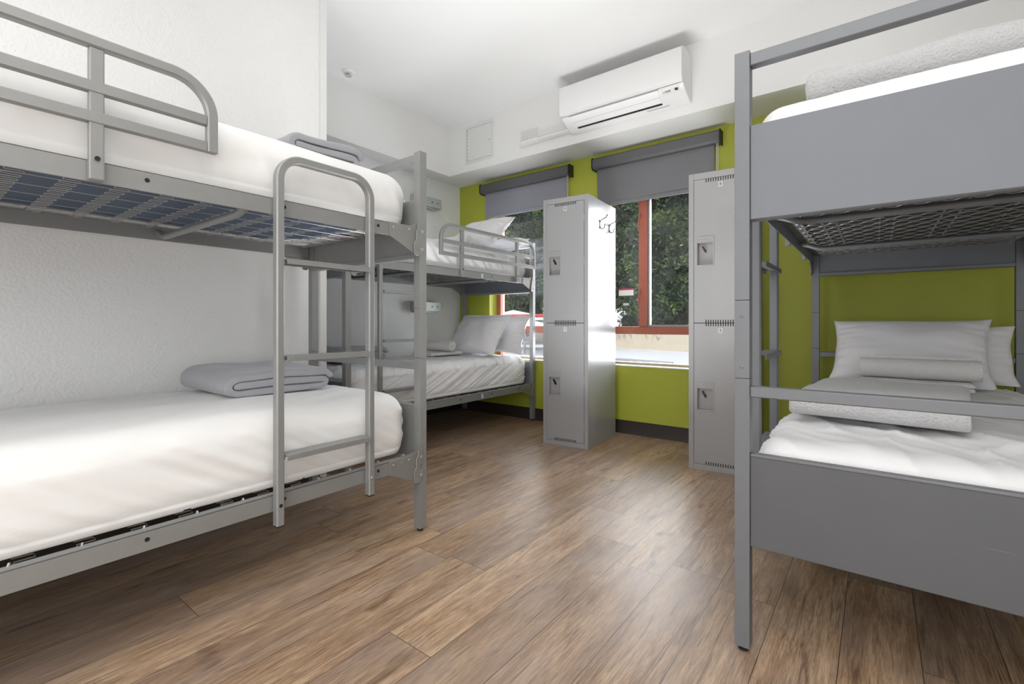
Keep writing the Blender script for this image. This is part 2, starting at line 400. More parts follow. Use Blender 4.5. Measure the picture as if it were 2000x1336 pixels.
# ---------------------------------------------------------------- roller blinds
def blind(x0, x1, zb, fm, label):
    r = thing('roller_blind', label, 'blind', ((x0+x1)/2, 3.62, zb), 0, 'grey roller blinds on the window wall')
    MB().prism([(3.675, 2.197), (3.60, 2.197), (3.585, 2.212), (3.585, 2.275), (3.60, 2.287), (3.675, 2.287)], 'x', x0, x1).build('cassette', 'blindbox', r, bevel=.002)
    for a, b in ((x0-.006, x0), (x1, x1+.006)):
        MB().prism([(3.675, 2.190), (3.595, 2.190), (3.58, 2.208), (3.58, 2.28), (3.598, 2.293), (3.675, 2.293)], 'x', a, b).build('end_cap', 'foot', r)
    fb = MB(); nx, nz = 40, 24
    xa, xb = x0+.022, x1-.045
    def P(i, j):
        u = i/nx; v = j/nz; x = xa+(xb-xa)*u; z = zb+(2.20-zb)*v
        wv = (1-v)*.004*math.sin(u*9+1)+.003*(1-v)*noise.noise(Vector((u*5, v*3, x0)))
        return (x, 3.640+wv, z)
    vs = [P(i, j) for j in range(nz+1) for i in range(nx+1)]
    vs2 = [(a, b+.0015, c) for a, b, c in vs]
    n = len(vs); fs = [(j*(nx+1)+i, j*(nx+1)+i+1, (j+1)*(nx+1)+i+1, (j+1)*(nx+1)+i) for j in range(nz) for i in range(nx)]
    fb.add(vs, fs); fb.add(vs2, fs); fb.build('fabric', fm, r)
    MB().box(xa, xb, 3.634, 3.648, zb-.004, zb+.026).build('hem_bar', fm, r, bevel=.003)
    ch = MB(); ch.tube([(x1-.022, 3.61, 2.2), (x1-.022, 3.61, 1.2), (x1-.017, 3.61, 1.18), (x1-.012, 3.61, 1.2), (x1-.012, 3.61, 2.2)], .0022, 6)
    ch.build('pull_chain', 'chain', r)
blind(-3.149, -2.135, 1.955, 'blind1', 'light grey roller blind on the left window above the far bunk bed')
blind(-1.899, -.893, 1.885, 'blind', 'dark grey roller blind on the right window between the two lockers')

# ---------------------------------------------------------------- air conditioner
ac = thing('air_conditioner', 'white wall air conditioner on the soffit above the windows', 'air conditioner', (-1.46, 3.33, 2.41))
X0, X1 = -1.93, -1.005
prof = [(3.33, 2.722), (3.155, 2.722), (3.138, 2.712), (3.135, 2.70), (3.135, 2.50), (3.15, 2.485)]
for k in range(9):
    a = k/8; prof.append((3.15+.145*a**1.3, 2.485-.078*(a**.8)))
prof += [(3.33, 2.405)]
MB().prism(prof, 'x', X0, X1).build('body', 'white', ac, bevel=.004)
fp = [(3.135, 2.705), (3.118, 2.700), (3.114, 2.69), (3.114, 2.515), (3.118, 2.498), (3.132, 2.489), (3.135, 2.495)]
MB().prism(fp, 'x', X0-.002, X1+.002).build('front_panel', 'white', ac, bevel=.003)
def acp(a): return (3.15+.145*a**1.3, 2.485-.078*(a**.8))
def strip(a0, a1, xs, xe, off, n=8):
    # thin strip following the curved lower face
    top = []; bot = []
    for i in range(n+1):
        a = a0+(a1-a0)*i/n; y, z = acp(a); top.append((y-off*.75, z-off*.65)); bot.append((y+.004, z+.004))
    return MB().prism(top+bot[::-1], 'x', xs, xe)
strip(.06, .42, X0+.07, X1-.17, .004).build('vane', 'vane', ac)
strip(.43, .72, X0+.075, X1-.172, .004).build('vane', 'vane', ac)
strip(.73, .82, X0+.085, X1-.176, .002).build('air_slot', 'black', ac)
ol = MB()
for a0, a1, xs, xe in ((.03, .045, X0+.06, X1-.165), (.422, .428, X0+.07, X1-.17)): ol.v += strip(a0, a1, xs, xe, .0048).v and []
strip(.035, .05, X0+.062, X1-.166, .0025).build('vane_seam', 'pipe', ac)
strip(.422, .429, X0+.07, X1-.17, .0046).build('vane_seam', 'pipe', ac)
dp = strip(.03, .42, X1-.155, X1-.03, .002).build('display_panel', 'whitem', ac)
strip(.18, .30, X1-.062, X1-.040, .004).build('receiver_window', 'key', ac)
# small logo: three diamonds and a word
yc, zc = acp(.25); nrm = Vector((0, -.75, -.65)).normalized(); tv = Vector((1, 0, 0)); uv = nrm.cross(tv).normalized()
if uv.z < 0: uv = -uv
cen = Vector((X1-.135, yc, zc))+nrm*.0042-Vector(ac.location)
lg = MB()
def dia(c, ang, L=.006, Wd=.0032):
    d = tv*math.cos(ang)+uv*math.sin(ang); p = tv*math.sin(ang)-uv*math.cos(ang)
    c = Vector(c); pts = [c, c+d*L/2+p*Wd/2, c+d*L, c+d*L/2-p*Wd/2]
    lg.add([q for q in pts]+[q+nrm*.0005 for q in pts], [(0, 1, 2, 3), (4, 5, 6, 7), (0, 1, 5, 4), (1, 2, 6, 5), (2, 3, 7, 6), (3, 0, 4, 7)])
for a in (90, 210, 330): dia(cen, math.radians(a))
lg.build('logo_mark', 'key', ac, local=True, smooth=False)
mw = Matrix.Translation(cen+tv*.028)@Matrix((tv, uv, -nrm if tv.cross(uv).dot(nrm) < 0 else nrm)).transposed().to_4x4()
text('logo_lettering', 'MITSUBISHI\nELECTRIC', .0078, 'key', ac, mw)
# label strip under the unit
strip(.90, .97, -1.30, -1.14, .0012).build('rating_label', 'plate', ac)
# duct cover and patch
dc = thing('duct_cover', 'white line duct cover running left from the air conditioner', 'duct', (-2.18, 3.33, 2.43))
MB().prism([(3.33, 2.468), (3.30, 2.466), (3.285, 2.452), (3.285, 2.440), (3.30, 2.428), (3.33, 2.427)], 'x', -2.27, -1.933).build('duct', 'white', dc, bevel=.003)
MB().prism([(3.33, 2.474), (3.296, 2.471), (3.279, 2.454), (3.279, 2.438), (3.296, 2.423), (3.33, 2.421)], 'x', -2.435, -2.26).build('end_piece', 'white', dc, bevel=.006)
MB().box(-2.44, -2.272, 3.326, 3.33, 2.474, 2.56).build('cover_plate', 'whitem', dc, bevel=.0015)

ap = thing('access_panel', 'square white access hatch on the soffit near the corner', 'access panel', (-2.93, 3.33, 2.41))
fr = MB(); a0, a1, b0, b1 = -3.105, -2.755, 2.408, 2.757
for bx in ((a0, a1, b0, b0+.022), (a0, a1, b1-.022, b1), (a0, a0+.022, b0+.022, b1-.022), (a1-.022, a1, b0+.022, b1-.022)):
    fr.box(bx[0], bx[1], 3.323, 3.33, bx[2], bx[3])
fr.build('frame', 'whitem', ap, bevel=.001)
MB().box(a0+.0245, a1-.0235, 3.324, 3.329, b0+.0245, b1-.0245).build('hatch_door', 'whitem', ap)
MB().box(a0+.0225, a1-.0225, 3.3292, 3.3299, b0+.0225, b1-.0225).build('shadow_gap', 'key', ap)
for k in range(9): MB().box(a0+.022, a0+.027, 3.3215, 3.3235, b0+.03+k*.034, b0+.042+k*.034).build('hinge_knuckle', 'pipe', ap)
MB().lathe([(.004, 0), (.004, -.002)], (a1-.05, 3.324, 2.58), 'y', 10).build('key_hole', 'key', ap)

sp = thing('ceiling_sprinkler', 'small white round sprinkler head on the ceiling', 'sprinkler', (-3.18, 2.113, 2.81))
MB().lathe([(.046, 0), (.046, -.005), (.038, -.014), (.020, -.016)], (-3.18, 2.113, 2.81), 'z', 24).build('base_ring', 'white', sp)
MB().lathe([(.012, -.016), (.012, -.030), (.024, -.032), (.024, -.035), (.004, -.037)], (-3.18, 2.113, 2.81), 'z', 16).build('head', 'plate', sp)

# wall boxes
for zz, lab in ((1.018, 'grey-green metal outlet box on the left wall beside the lower far bunk'), (2.03, 'grey-green metal outlet box on the left wall above the upper far bunk')):
    b = thing('outlet_box', lab, 'outlet box', (XL, 3.15, zz), 0, 'outlet boxes by the far bunk bed')
    MB().box(XL, XL+.085, 2.995, 3.32, zz, zz+.092).build('box_body', 'box', b, bevel=.004)
    for yy in (3.20, 3.27): MB().lathe([(.007, 0), (.007, .002)], (XL+.085, yy, zz+.046), 'x', 10).build('socket', 'key', b)
    MB().box(XL, XL+.06, 3.02, 3.30, zz-.012, zz-.0002).build('lower_lip', 'box', b, bevel=.002)
sw = thing('wall_plate', 'small pale wall plate on the green wall right of the bunk post', 'wall plate', (.66, YW, 1.04))
MB().box(.622, .70, YW-.006, YW, 1.04, 1.118).build('plate', 'white', sw, bevel=.002)
MB().box(.65, .672, YW-.010, YW-.006, 1.065, 1.095).build('rocker', 'white', sw, bevel=.001)

# ---------------------------------------------------------------- lockers
def locker(loc, rz, nums, label, hooks=False):
    W, D, H = .366, .54, 1.83
    r = thing('locker', label, 'locker', loc, rz, 'two-door grey lockers under the windows')
    B = .030; TB = .040; BB = .036; mid = .905
    c = MB()
    c.box(0, B, 0, .02, 0, H); c.box(W-B, W, 0, .02, 0, H); c.box(B, W-B, 0, .02, 0, BB); c.box(B, W-B, 0, .02, H-TB, H)
    c.build('front_frame', 'locker', r, local=True, bevel=.0012)
    MB().box(0, .002, .02, D, 0, H).build('side_panel', 'lockerside', r, local=True)
    rv = MB().box(W-.002, W, .02, D, 0, H)
    for yy in (.05, .22, .23, D-.04):
        for z in (.06, .09, .3, .55, .8, .9, 1.0, 1.2, 1.3, 1.45, 1.6, 1.78): rv.lathe([(.0024, 0), (.0012, .0012)], (W-.0002, yy+.01*math.sin(z*9), z+.02*math.sin(yy*40)), 'x', 6)
    rv.build('side_panel', 'lockerside', r, local=True)
    MB().box(.002, W-.002, .02, D, H-.002, H).build('top_panel', 'locker', r, local=True)
    MB().box(.002, W-.002, D-.002, D, .002, H-.002).build('back_panel', 'locker', r, local=True)
    MB().box(B, W-B, .036, .0375, BB, H-TB).build('inner_shadow', 'black', r, local=True)
    g = .0022
    for (z0, z1, hz0, hz1, num) in ((mid+g, H-TB-g, 1.262, 1.430, nums[0]), (BB+g, mid-g, .372, .535, nums[1])):
        d = MB(); xa, xb = B+g, W-B-g; ha, hb = .052, .142; ya, yb = -.001, .012
        d.box(xa, xb, ya, yb, z0, hz0); d.box(xa, xb, ya, yb, hz1-.0, z1); d.box(xa, ha, ya, yb, hz0, hz1); d.box(hb, xb, ya, yb, hz0, hz1)
        door = d.build('door', 'locker', r, local=True)
        # recessed cup
        cu = MB(); t = .0015
        cu.box(ha, hb, .026, .0275, hz0, hz1); cu.box(ha-.001, ha+t, yb-.012, .026, hz0, hz1); cu.box(hb-t, hb+.001, yb-.012, .026, hz0, hz1)
        cu.box(ha, hb, yb-.012, .026, hz0-.001, hz0+t); cu.box(ha, hb, -.003, .026, hz1-.032, hz1)
        cu.build('handle_recess', 'lockerin', door, local=True)
        ri = MB()
        for q in ((ha-.007, hb+.007, hz0-.007, hz0), (ha-.007, hb+.007, hz1, hz1+.007), (ha-.007, ha, hz0, hz1), (hb, hb+.007, hz0, hz1)):
            ri.box(q[0], q[1], -.0035, -.001, q[2], q[3])
        ri.box(ha+.028, ha+.062, -.0045, -.003, hz1-.020, hz1-.011)
        ri.build('handle_rim', 'locker', door, local=True, bevel=.0008)
        k = MB(); k.prism([(ha+.022, hz1-.052), (ha+.030, hz1-.050), (ha+.050, hz1-.082), (ha+.046, hz1-.090), (ha+.040, hz1-.088)], 'y', .012, .024)
        k.build('latch', 'key', door, local=True)
        for (sz0, sz1) in ((z1-(.020 if num == nums[0] else .017), z1), (z0, z0+.0175)):
            q = MB()
            for i in range(13):
                x = .100+i*.0138; q.box(x, x+.0052, -.0022, .006, sz0, sz1)
            q.box(.100, .100+12*.0138+.005, .001, .006, sz0+.004, sz1-.004)
            q.build('vent_slots', 'black', door, local=True, smooth=False)
        np_ = MB().box(.172, .198, -.003, -.001, z1-.060, z1-.027).build('number_plate', 'plate', door, local=True)
        mw = Matrix.Translation((.185, -.0034, z1-.042))@Matrix.Rotation(PI/2, 4, 'X')
        text('number', num, .022, 'black', door, mw)
        for hz in ((z0+.10, z0+.15), (z1-.15, z1-.10), ((z0+z1)/2-.02, (z0+z1)/2+.03)):
            MB().tube([(W-B, -.002, hz[0]), (W-B, -.002, hz[1])], .0032, 8).build('hinge', 'locker', door, local=True)
    return r
lk8 = locker((-2.002, 3.002, 0), math.radians(4.5), ('8', '7'), 'grey two-door metal locker numbered 8 and 7 with coat hooks on its side')
lk6 = locker((-.934, 3.034, 0), math.radians(5), ('6', '5'), 'grey two-door metal locker numbered 6 and 5 beside the right bunk bed')
for yy, zz in ((.215, 1.66), (.405, 1.66)):
    h = MB(); X = .366
    h.box(X, X+.003, yy-.006, yy+.006, zz-.045, zz+.02)
    pts = [(X+.003, yy, zz+.005), (X+.012, yy, zz+.020), (X+.03, yy, zz+.026), (X+.048, yy, zz+.034), (X+.058, yy, zz+.048)]
    h.tube(pts, .0030, 6); h.lathe([(.001, -.005), (.005, -.002), (.005, .002), (.001, .005)], (X+.058, yy, zz+.050), 'z', 8)
    pts = [(X+.003, yy, zz-.030)]+[(X+.020-.017*math.cos(a), yy, zz-.034-.014*math.sin(a)) for a in [0, .6, 1.2, 1.8, 2.4, 3.0]]+[(X+.040, yy, zz-.022)]
    h.tube(pts, .0028, 6); h.lathe([(.001, -.004), (.0045, -.002), (.0045, .002), (.001, .004)], (X+.040, yy, zz-.020), 'z', 8)
    h.build('coat_hook', 'key', lk8, local=True)

# ---------------------------------------------------------------- bunk beds
def arc(c, r, a0, a1, n, X):
    return [(X, c[0]+r*math.cos(a0+(a1-a0)*i/n), c[1]+r*math.sin(a0+(a1-a0)*i/n)) for i in range(n+1)]
PS = .038
def bunk(name_label, xa, sg, y0, y1, lad, guard, m, pan, pand, deck='A', braces=(.6, .6), gtop=1.62, Wd=.90):
    # xa: outer face on the aisle side; sg: direction towards the far side; lad: (ya, yb) of ladder; guard: (ya, yb)
    xb = xa+sg*Wd
    r = thing('bunk_bed', name_label, 'bunk bed', ((xa+xb)/2, (y0+y1)/2, 0), 0, 'metal bunk beds')
    lo, hi = min(xa, xb), max(xa, xb)
    def bx(a, b, *rest): return MB().box(min(a, b), max(a, b), *rest)
    for px in (xa, xb-sg*PS):
        for py in (y0, y1-PS):
            a, b = (px, px+sg*PS)
            p = MB(); aa, bb_ = min(a, b), max(a, b)
            p.box(aa, bb_, py, py+PS, .014, .752); p.box(aa+.002, bb_-.002, py+.002, py+PS-.002, .752, .7535)
            p.box(aa, bb_, py, py+PS, .7535, .967); p.box(aa+.001, bb_-.001, py+.001, py+PS-.001, .967, .9685); p.box(aa, bb_, py, py+PS, .9685, 1.65)
            pp = p.build('post', m, r, bevel=.003)
            if py == y0:
                for bz in (.785, .925): MB().lathe([(.0055, 0), (.005, -.0012), (.002, -.0018)], ((a+b)/2, py, bz), 'y', 10).build('rivet', m, pp)
            MB().lathe([(.013, 0), (.013, .006), (.006, .008), (.006, .016)], ((a+b)/2, py+PS/2, 0), 'z', 12).build('foot_glide', 'foot', pp)
    i0, i1 = lo+PS, hi-PS
    for py, s in ((y0, 1), (y1-PS, -1)):
        yc0, yc1 = py+.008, py+.030
        MB().box(i0, i1, py+.004, py+.034, 1.608, 1.643).build('end_rail', m, r, bevel=.003)
        MB().box(i0, i1, py+.004, py+.034, .702, .732).build('end_rail', m, r, bevel=.003)
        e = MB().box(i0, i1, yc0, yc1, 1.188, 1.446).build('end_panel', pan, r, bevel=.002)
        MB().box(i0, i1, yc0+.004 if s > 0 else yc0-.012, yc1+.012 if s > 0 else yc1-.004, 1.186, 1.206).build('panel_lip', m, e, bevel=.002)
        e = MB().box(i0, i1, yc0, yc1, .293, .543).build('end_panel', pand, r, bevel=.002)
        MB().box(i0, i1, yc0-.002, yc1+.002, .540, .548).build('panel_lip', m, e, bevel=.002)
    zr = ((.286, .341), (1.261, 1.316))
    for z0, z1 in zr:
        for px, s in ((xa, sg), (xb, -sg)):
            # angle iron: vertical flange outside, horizontal flange on top
            ra = px+s*.006; q = MB()
            q.box(min(ra, ra+s*.004), max(ra, ra+s*.004), y0+PS+.004, y1-PS-.004, z0, z1)
            q.box(min(ra, ra+s*.032), max(ra, ra+s*.032), y0+PS+.004, y1-PS-.004, z1-.004, z1)
            rl = q.build('side_rail', m, r, bevel=.0015)
            for k in range(5):
                yy = y0+.25+k*(y1-y0-.5)/4
                hl = MB().lathe([(.006, 0), (.006, .0008)], (ra-s*.0004 if s < 0 else ra-.0004, yy, (z0+z1)/2+.004), 'x', 10)
                hl.build('bolt_hole', 'black', rl)
            for yp, t in ((y0+PS, 1), (y1-PS, -1)):
                zt, zb = z1+.012, z0-.072
                poly = [(yp+t*.002, zt), (yp+t*.03, zt), (yp+t*.05, z1+.001), (yp+t*.158, z1+.001), (yp+t*.158, z0), (yp+t*.04, zb+.02), (yp+t*.002, zb+.012)]
                g = MB(); fx = px+s*.002
                g.prism(poly, 'x', min(fx, fx+s*.004), max(fx, fx+s*.004))
                br = g.build('corner_bracket', 'bracket', r, bevel=.001)
                hk = MB(); f2 = px-s*.005
                # S-shaped hook plate lying over the post
                po = [(yp+t*.012, zt+.006), (yp-t*.010, zt+.008), (yp-t*.012, zt-.01), (yp-t*.005, zt-.02), (yp-t*.014, zt-.034), (yp-t*.012, zt-.052), (yp+t*.003, zt-.060),
                      (yp+t*.003, zt-.080), (yp-t*.012, zt-.086), (yp-t*.014, zt-.104), (yp-t*.006, zt-.122), (yp+t*.012, zt-.136), (yp+t*.034, zt-.132), (yp+t*.036, zt-.080), (yp+t*.024, zt-.066), (yp+t*.024, zt-.030), (yp+t*.016, zt-.02)]
                hk.prism(po, 'x', min(f2, f2+s*.004), max(f2, f2+s*.004)); hk.build('hook_plate', 'bracket', br, bevel=.001)
                for (dy, z, rr) in ((-.006, zt-.026, .008), (-.006, zt-.104, .008), (.140, z1-.018, .005), (.058, z1-.014, .005), (.098, z1-.018, .003)):
                    fxx = (f2 if dy < .05 else fx)
                    MB().lathe([(rr, 0), (rr*.9, -s*.002), (rr*.4, -s*.004)], (fxx, yp+t*dy, z), 'x', 12).build('rivet', 'rivet', br)
        # spring deck
        d = MB(); zd = z1-.008; ia, ib = lo+.045, hi-.045; sr = .0015 if deck == 'A' else .0022
        if deck == 'A':
            ny = int((y1-y0-.2)/.113)
            for k in range(ny+1):
                yy = y0+.10+k*(y1-y0-.2)/ny; pts = []
                npd = 15
                for j in range(npd*8+1):
                    ph = 2*PI*j/8; x = ia+(ib-ia)*j/(npd*8); yv = math.tanh(2.0*math.sin(ph))*.021
                    pts.append((x-.006*math.sin(2*ph), yy+yv, zd))
                d.tube(pts, sr, 5)
            for k in range(6):
                x = ia+.07+(ib-ia-.14)*k/5; d.tube([(x, y0+.05, zd-.002), (x, y1-.05, zd-.002)], .0011, 4)
        else:
            ny = int((y1-y0-.14)/.054)
            for k in range(ny+1):
                yy = y0+.07+k*(y1-y0-.14)/ny; pts = []; sgk = 1 if k % 2 else -1
                npd = 11
                for j in range(npd*10+1):
                    ph = 2*PI*j/10; x = ia+(ib-ia)*j/(npd*10)
                    pts.append((x, yy+sgk*math.tanh(3*math.sin(ph))*.013, zd))
                d.tube(pts, sr, 4)
                if k < ny:
                    for q in range(4):
                        x = ia+(ib-ia)*(q+.5+.25*(k % 2))/4.4
                        d.tube([(x+.004*math.sin(j*2.1), yy+.008+j*.0052, zd+.003*math.cos(j*2.1)) for j in range(12)], .0012, 4)
        dk = d.build('spring_deck', 'spring' if deck == 'A' else 'springd', r)
        ny = int((y1-y0-.2)/.122); off = rootloc(r)
        for ex, sx in ((lo+.036, 1), (hi-.036, -1)):
            hk = MB(); hk.tube([(ex-sx*.006, 0, z1-.006), (ex-sx*.006, 0, z1+.001), (ex, .002, z1+.0045), (ex+sx*.010, .004, z1+.001), (ex+sx*.016, .004, z1-.006)], .0026, 5)
            first = hk.build('spring_hook', 'hook', dk)
            for k in range(ny+1):
                h = first if k == 0 else first.copy()
                if k: COL.objects.link(h)
                h.location = (0, y0+.10+k*(y1-y0-.2)/ny, 0)
        for yy in (y0+braces[0], y1-braces[1]):
            zz = z1-.022; pts = []
            e0, e1 = lo+.014, hi-.014
            for q in range(7): a = q/6; pts.append((e0+.10*a, yy, zz-.028*(1-math.cos(PI*a))/2))
            for q in range(7): a = q/6; pts.append((e1-.10*(1-a), yy, zz-.028*(1+math.cos(PI*a))/2))
            MB().tube(pts, .0125, 12).build('cross_brace', m, r)
    # ladder on the aisle side, standing off the rails
    lx = xa-sg*.012
    if lad:
        a, b = lad; R = .075; zt = 1.452; c = .0125
        path = [(lx, a+c, .245), (lx, a+c, zt-R)]
        path += arc((a+c+R, zt-R), R, PI, PI/2, 10, lx)[1:]
        path += arc((b-c-R, zt-R), R, PI/2, 0, 10, lx)
        path += [(lx, b-c, .245)]
        l = MB().rect(path, .030, .026, (1, 0, 0)).build('ladder', m, r)
        for z in (.462, .787, 1.106):
            q = MB(); h = .0075
            q.box(lx-.028, lx+.028, a+.028, b-.026, z+h, z+h+.003)
            q.box(lx-.028, lx-.025, a+.028, b-.026, z-h, z+h); q.box(lx+.025, lx+.028, a+.028, b-.026, z-h, z+h)
            q.box(lx-.010, lx+.010, a+.022, a+.030, z-.006, z+.008)
            q.build('rung', m, l, bevel=.001)
        MB().lathe([(.006, 0), (.006, -sg*.001)], (lx-sg*.0152, a+c, .31), 'x', 10).build('bolt', 'black', l)
        MB().lathe([(.006, 0), (.004, -sg*.003)], (lx-sg*.015, b-c, .31), 'x', 10).build('bolt', 'rivet', l)
        MB().box(lx-.013, lx+.013, a+.002, a+.023, .239, .2465).build('end_cap', 'foot', l); MB().box(lx-.013, lx+.013, b-.023, b-.002, .239, .2465).build('end_cap', 'foot', l)
    if guard:
        a, b = guard; R = .10; h = .028; c = h/2; zt = gtop-c; zb = 1.405
        gx = lx
        path = [(gx, a+c, zb), (gx, a+c, zt-R)]+arc((a+c+R, zt-R), R, PI, PI/2, 12, gx)[1:]+arc((b-c-R, zt-R), R, PI/2, 0, 12, gx)+[(gx, b-c, zb)]
        g = MB().rect(path, .026, h, (1, 0, 0)).build('guard_rail', m, r)
        dz = (gtop-1.62)*.6
        for z in (1.418, 1.494+dz):
            MB().box(gx-.011, gx+.011, a+h, b-h, z-.014, z+.014).build('guard_bar', m, g, bevel=.002)
        for yy in (a+.22, b-.29):
            q = MB().box(gx-.013, gx+.009, yy, yy+.030, 1.262, gtop-h).build('guard_post', m, g, bevel=.003)
            MB().lathe([(.006, 0), (.006, -sg*.001)], (gx-sg*.0132, yy+.015, 1.315), 'x', 10).build('bolt_hole', 'black', q)
    return r

bunk('silver metal bunk bed in left foreground against the white wall', -1.567, -1, -.58, 1.430, (.762, 1.140), (-.62, .590), M['metal'], M['metal'], M['metal'], 'A', (.6, .73))
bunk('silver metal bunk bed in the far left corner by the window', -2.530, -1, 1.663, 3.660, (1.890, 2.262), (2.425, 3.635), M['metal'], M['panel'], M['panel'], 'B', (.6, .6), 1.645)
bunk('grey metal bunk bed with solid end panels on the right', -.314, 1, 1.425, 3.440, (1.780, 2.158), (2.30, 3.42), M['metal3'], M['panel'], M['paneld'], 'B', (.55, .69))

for (z, w_, h_, ch) in ((.296, .022, .036, '7'), (1.272, .022, .030, '')):
    bed2 = [o for o in COL.objects if o.name == 'bunk_bed.001'][0]; L0 = bed2.location
    tg = MB().box(-2.5362, -2.5350, 2.905, 2.905+w_, z, z+h_).build('number_tag', 'white', bed2)
    if ch: text('number', ch, .026, 'black', tg, Matrix.Translation((-2.5347-L0.x, 2.905+w_/2-L0.y, z+h_/2))@Matrix.Rotation(PI/2, 4, 'Z')@Matrix.Rotation(PI/2, 4, 'X'))
    else: MB().box(-2.5350, -2.5347, 2.913, 2.919, z+.008, z+.022).build('mark', 'black', tg)
# ---------------------------------------------------------------- mattresses
TOPS = []
def settle(o, lo, hi, dz=.0006):
    # rest o on the highest point of the bedding below it
    bpy.context.view_layer.update(); bb = [o.matrix_world@Vector(c) for c in o.bound_box]
    x0, x1, y0, y1 = min(b.x for b in bb), max(b.x for b in bb), min(b.y for b in bb), max(b.y for b in bb)
    zs = [v[2] for t in TOPS for v in t if x0 < v[0] < x1 and y0 < v[1] < y1 and lo < v[2] < hi]
    o.location.z = max(zs)+dz if zs else lo
    return o
def mattress(label, x0, x1, y0, y1, z0, z1, sheet, under, seed, wr=.004, side=.006, slant=1.0, r=.075, crown=.008, fq=1.0):
    mt = thing('mattress', label, 'mattress', ((x0+x1)/2, (y0+y1)/2, z0), 0, 'mattresses in white fitted sheets')
    hx, hy, hz = (x1-x0)/2, (y1-y0)/2, (z1-z0)/2; cx, cy, cz = (x0+x1)/2, (y0+y1)/2, (z0+z1)/2
    nx, ny, nz = 64, 190, 24
    def shell(off, disp, hole):
        v = {}; vs = []; fs = []
        def key(i, j, k):
            t = (i, j, k)
            if t not in v:
                p = Vector(((i/nx*2-1)*hx, (j/ny*2-1)*hy, (k/nz*2-1)*hz))
                ri = Vector((max(-hx+r, min(hx-r, p.x)), max(-hy+r, min(hy-r, p.y)), max(-hz+r*.9, min(hz-r*.9, p.z))))
                d = p-ri
                q = ri+d.normalized()*(r-off) if d.length > 1e-6 else p
                if d.z < 0 and math.hypot(d.x, d.y) > 1e-6:
                    hl = math.hypot(d.x, d.y); du = hl/d.length; of = r*(1-.35*(1-du))
                    q.x = ri.x+d.x/hl*of; q.y = ri.y+d.y/hl*of
                nrm = d.normalized() if d.length > 1e-6 else Vector((0, 0, 1))
                if disp:
                    up = (q.z+hz)/(2*hz)
                    # crown on top
                    q.z += crown*up*(1-(q.x/hx)**2)*(1-(q.y/hy)**4)
                    if nrm.z > .3:
                        w = noise.noise(Vector((q.x*7+seed, q.y*2.5, 0)))*wr*.8+noise.noise(Vector(((q.x+q.y*.4*slant)*16, q.y*3+seed, 2)))*wr*.6
                        if sheet == 'sheet2':
                            a1 = noise.noise(Vector((q.x*5+q.y*2+seed, q.y*4, 5))); a2 = noise.noise(Vector((q.x*3-seed, q.y*8+q.x*5, 9)))
                            w += .010*(max(0, 1-abs(a1)*3.2)**3+.8*max(0, 1-abs(a2)*3.6)**3)
                        q += nrm*w
                    if abs(nrm.z) < .95 and k > 0:
                        sd = 1-abs(nrm.z)
                        c = (q.y if abs(nrm.x) > abs(nrm.y) else q.x)
                        f = (c*5+q.z*7*slant)*fq
                        w = (noise.noise(Vector((f*1.4, q.z*2+seed, seed)))+.7*noise.noise(Vector((f*4.2, q.z*4, seed*2))))*side*sd*min(1, .35+(1-up))
                        q += Vector((nrm.x, nrm.y, 0))*w
                        if up < .25:
                            q += Vector((-nrm.x, -nrm.y, 0))*.012*(1-up/.25)**2
                    q.z = max(q.z, -hz)
                v[t] = len(vs); vs.append((q.x+cx, q.y+cy, q.z+cz))
            return v[t]
        def inhole(i, j):
            X = (abs(i/nx*2-1)*hx); Y = (abs(j/ny*2-1)*hy)
            a, b = hx-.055, hy-.10
            return hole and (X/a)**5+(Y/b)**6 < 1+.25*noise.noise(Vector((i*.3, j*.3, seed)))
        for j in range(ny):
            for i in range(nx):
                fs.append((key(i, j, nz), key(i+1, j, nz), key(i+1, j+1, nz), key(i, j+1, nz)))
                if not inhole(i+.5, j+.5): fs.append((key(i, j, 0), key(i, j+1, 0), key(i+1, j+1, 0), key(i+1, j, 0)))
            for k in range(nz):
                fs.append((key(0, j, k), key(0, j, k+1), key(0, j+1, k+1), key(0, j+1, k)))
                fs.append((key(nx, j, k), key(nx, j+1, k), key(nx, j+1, k+1), key(nx, j, k+1)))
        for i in range(nx):
            for k in range(nz):
                fs.append((key(i, 0, k), key(i+1, 0, k), key(i+1, 0, k+1), key(i, 0, k+1)))
                fs.append((key(i, ny, k), key(i, ny, k+1), key(i+1, ny, k+1), key(i+1, ny, k)))
        mb = MB(); mb.v = vs; mb.f = fs; return mb
    b = MB()
    b.box(x0+.03, x1-.03, y0+.03, y1-.03, z0+.0015, z1-.03)
    b.build('mattress_core', under, mt, bevel=.02)
    sh = shell(0, True, True); TOPS.append(list(sh.v)); sh.build('fitted_sheet', sheet, mt, angle=80)
    return mt
mattress('thick white-sheeted mattress on the lower bunk of the left foreground bed', -2.455, -1.605, -.50, 1.375, .3505, .594, 'sheet', 'navy', 3, .005, .010, 1.2, .09, .014)
mattress('white-sheeted mattress with blue underside on the upper bunk of the left foreground bed', -2.455, -1.605, -.50, 1.385, 1.3258, 1.538, 'sheet', 'navy', 11, .003, .008, .4, .098, .016)
mattress('rumpled white mattress on the lower bunk of the far corner bed', -3.42, -2.575, 1.73, 3.60, .3505, .592, 'sheet2', 'dark', 5, .006, .018, -1.5, .07, .010, 1.4)
mattress('rumpled white mattress on the upper bunk of the far corner bed', -3.42, -2.575, 1.73, 3.60, 1.3258, 1.515, 'sheet2', 'dark', 8, .006, .026, .5, .07, .010, 2.4)
mattress('creased white mattress on the lower bunk of the right bed behind the end panel', -.275, .547, 1.478, 3.385, .3505, .572, 'sheet2', 'dark', 14, .009, .012, 1, .07, .012, 1.5)
